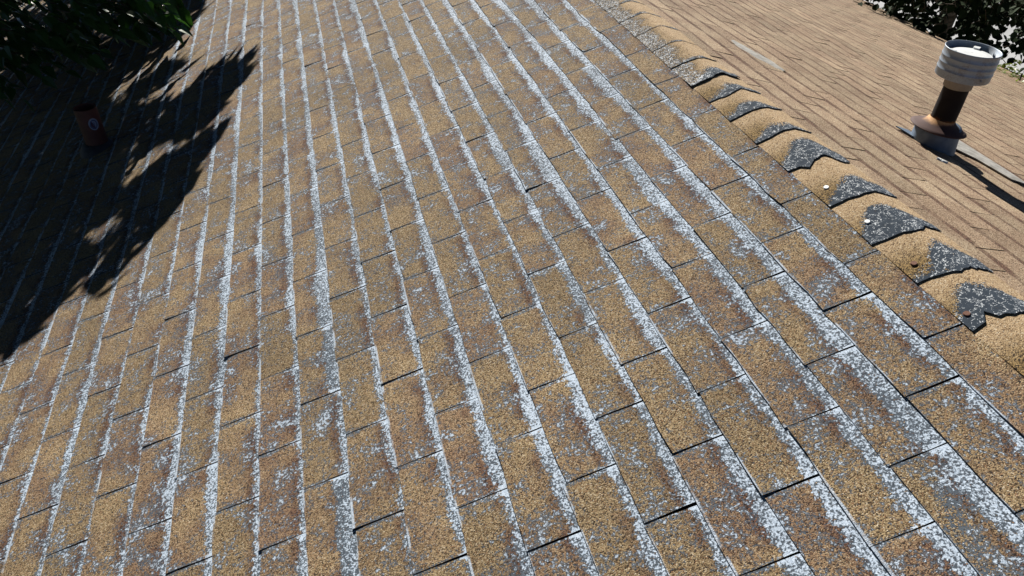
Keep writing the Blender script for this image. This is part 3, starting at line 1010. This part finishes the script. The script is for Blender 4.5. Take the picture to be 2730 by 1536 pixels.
# a few tips reach out into the sun beside the shade
for x, y in [(350, 195), (372, 182), (395, 165), (415, 150), (440, 132), (335, 215), (465, 115), (480, 100), (385, 185), (425, 155)]:
    p = on_near(x, y) + SUN * rr.uniform(0.38, 0.60)
    d = np.array([0.6, -0.5, -0.45]) + rr.normal(0, 0.15, 3); d /= np.linalg.norm(d)
    spray(p - d * 0.10, d, 2, 0.12, 0.16, 0.4)
pa = np.array(poss)
q, dep = px(pa)
vis = [i for i in range(len(pa)) if -20 < q[i, 0] < 560 and -20 < q[i, 1] < 300]
vis.sort(key=lambda i: dep[i])
leaf_cloud('crown', pa, np.array(dirs), np.array(ups), np.array(sizes), M_LEAF, tree_l, (LV, LF), vis, 250)
assert len(pa) == len(sizes)
vx, fs, n = [], [], 0
for pts, (r0, r1) in twigs:
    a, f = tube(pts, np.linspace(r0, r1, len(pts)), 4)
    vx += list(a); fs += [tuple(i + n for i in q) for q in f]; n += len(a)
link('twigs', vx, fs, M_BARK, tree_l, kind='stuff')
# trunk and limbs, standing left of the house
root = np.array([-7.6, 6.6, 0.0])
top = np.array([-6.6, 6.9, Z0 + 1.0])
a, f = tube([root, root + [0.1, 0, 1.5], root + [0.4, 0.1, 3.2], top, top + [0.5, 0.4, 1.6], top + [0.7, 0.3, 3.2]], [0.30, 0.24, 0.21, 0.18, 0.11, 0.04], 12)
link('trunk', a, f, M_BARK, tree_l, smooth=True)
for ex, ey, s in [(200, 80, 3.0), (330, 300, 3.2), (150, 480, 3.0), (80, 650, 2.9), (-200, 300, 4.5), (420, 60, 3.6), (-300, 700, 4.2), (500, 330, 2.7)]:
    e = at_shade(ex, ey, s)
    m_ = (top + e) / 2 + np.array([0, 0, 0.5])
    a, f = tube([top + rr.normal(0, 0.05, 3), (top + m_) / 2 + [0, 0, 0.2], m_, (m_ + e) / 2 + [0, 0, 0.12], e], [0.09, 0.07, 0.05, 0.03, 0.010], 8)
    link('limb', a, f, M_BARK, tree_l, smooth=True)

# dark tree beyond the far eave
tree_r = empty('dark_tree', 'dark backlit tree beyond the far eave behind the capped vent', 'tree')
poss, dirs, ups, sizes = [], [], [], []
twigs = []
rr = np.random.default_rng(9)
def view_point(x, y, rng_):
    r = RW.T @ np.array([(x - 1365) / 1950., (y - 768) / 1950., 1.])
    return CAM + r / np.linalg.norm(r) * rng_
n = 0
while n < 420:
    x, y = rr.uniform(2180, 2850), rr.uniform(-70, 225)
    ev = (x - 2300) * 0.477
    if y > ev + 45:
        continue
    g = ev - y
    if g < 60 and rr.random() > 0.55:
        continue
    if x > 2640 and y > 40 and rr.random() < 0.65:
        continue
    p = view_point(x, y, rr.uniform(9.8, 13.0))
    d = np.array([rr.normal(0, 0.6), rr.normal(0, 0.6), rr.uniform(-1.0, 0.0)]); d /= np.linalg.norm(d)
    spray(p - d * 0.15, d, 4, 0.30, 0.105, 0.4)
    n += 1
pa = np.array(poss)
q, dep = px(pa)
vis = [i for i in range(len(pa)) if 2240 < q[i, 0] < 2735 and -10 < q[i, 1] < (q[i, 0] - 2300) * 0.477]
vis.sort(key=lambda i: dep[i])
leaf_cloud('crown', pa, np.array(dirs), np.array(ups), np.array(sizes), M_LEAFB, tree_r, (LVR, LFR), vis, 280)
vx, fs, n = [], [], 0
for pts, (r0, r1) in twigs:
    a, f = tube(pts, np.linspace(r0, r1, len(pts)), 4)
    vx += list(a); fs += [tuple(i + n for i in q_) for q_ in f]; n += len(a)
link('twigs', vx, fs, M_BARK, tree_r, kind='stuff')
cen = view_point(2560, -30, 12.0)
foot = np.array([cen[0] + 0.6, cen[1] + 0.8, 0.0])
a, f = tube([foot, foot + [0, -0.1, 0.9], (foot + cen) / 2 + [0.2, 0.2, 0.2], cen, cen + [0.1, 0, 0.4]], [0.2, 0.16, 0.13, 0.10, 0.04], 12)
link('trunk', a, f, M_BARK, tree_r, smooth=True)
for ex, ey in [(2350, -30), (2450, 0), (2600, 60), (2700, 0), (2250, -60), (2800, -40)]:
    e = view_point(ex, ey, rr.uniform(10.0, 11.6))
    m_ = (cen + e) / 2 + np.array([0, 0, 0.15])
    a, f = tube([cen - np.array([0, 0, 0.3]), m_, e], [0.06, 0.035, 0.010], 7)
    link('limb', a, f, M_BARK, tree_r, smooth=True)

# yellow-green shrub peeping over the far eave
shrub = empty('shrub', 'small yellow-green sunlit shrub peeping over the far eave right of the vent cap', 'shrub')
poss, dirs, ups, sizes = [], [], [], []
twigs = []
sp0 = view_point(2725, 196, 8.6)
for k in range(60):
    p = sp0 + rr.normal(0, 1, 3) * np.array([0.14, 0.22, 0.10]) - np.array([0, 0, 0.12])
    d = np.array([rr.normal(0, 0.6), rr.normal(0, 0.6), rr.uniform(0.1, 1.0)]); d /= np.linalg.norm(d)
    spray(p - d * 0.1, d, 3, 0.14, 0.060, 0.2)
leaf_cloud('foliage', np.array(poss), np.array(dirs), np.array(ups), np.array(sizes), M_SHRUB, shrub, (LV, LF))
a, f = tube([(sp0[0] + 0.2, sp0[1], 0), (sp0[0] + 0.1, sp0[1], sp0[2] * 0.5), (sp0[0], sp0[1], sp0[2])], [0.04, 0.03, 0.008], 8)
link('stem', a, f, M_BARK, shrub, smooth=True)
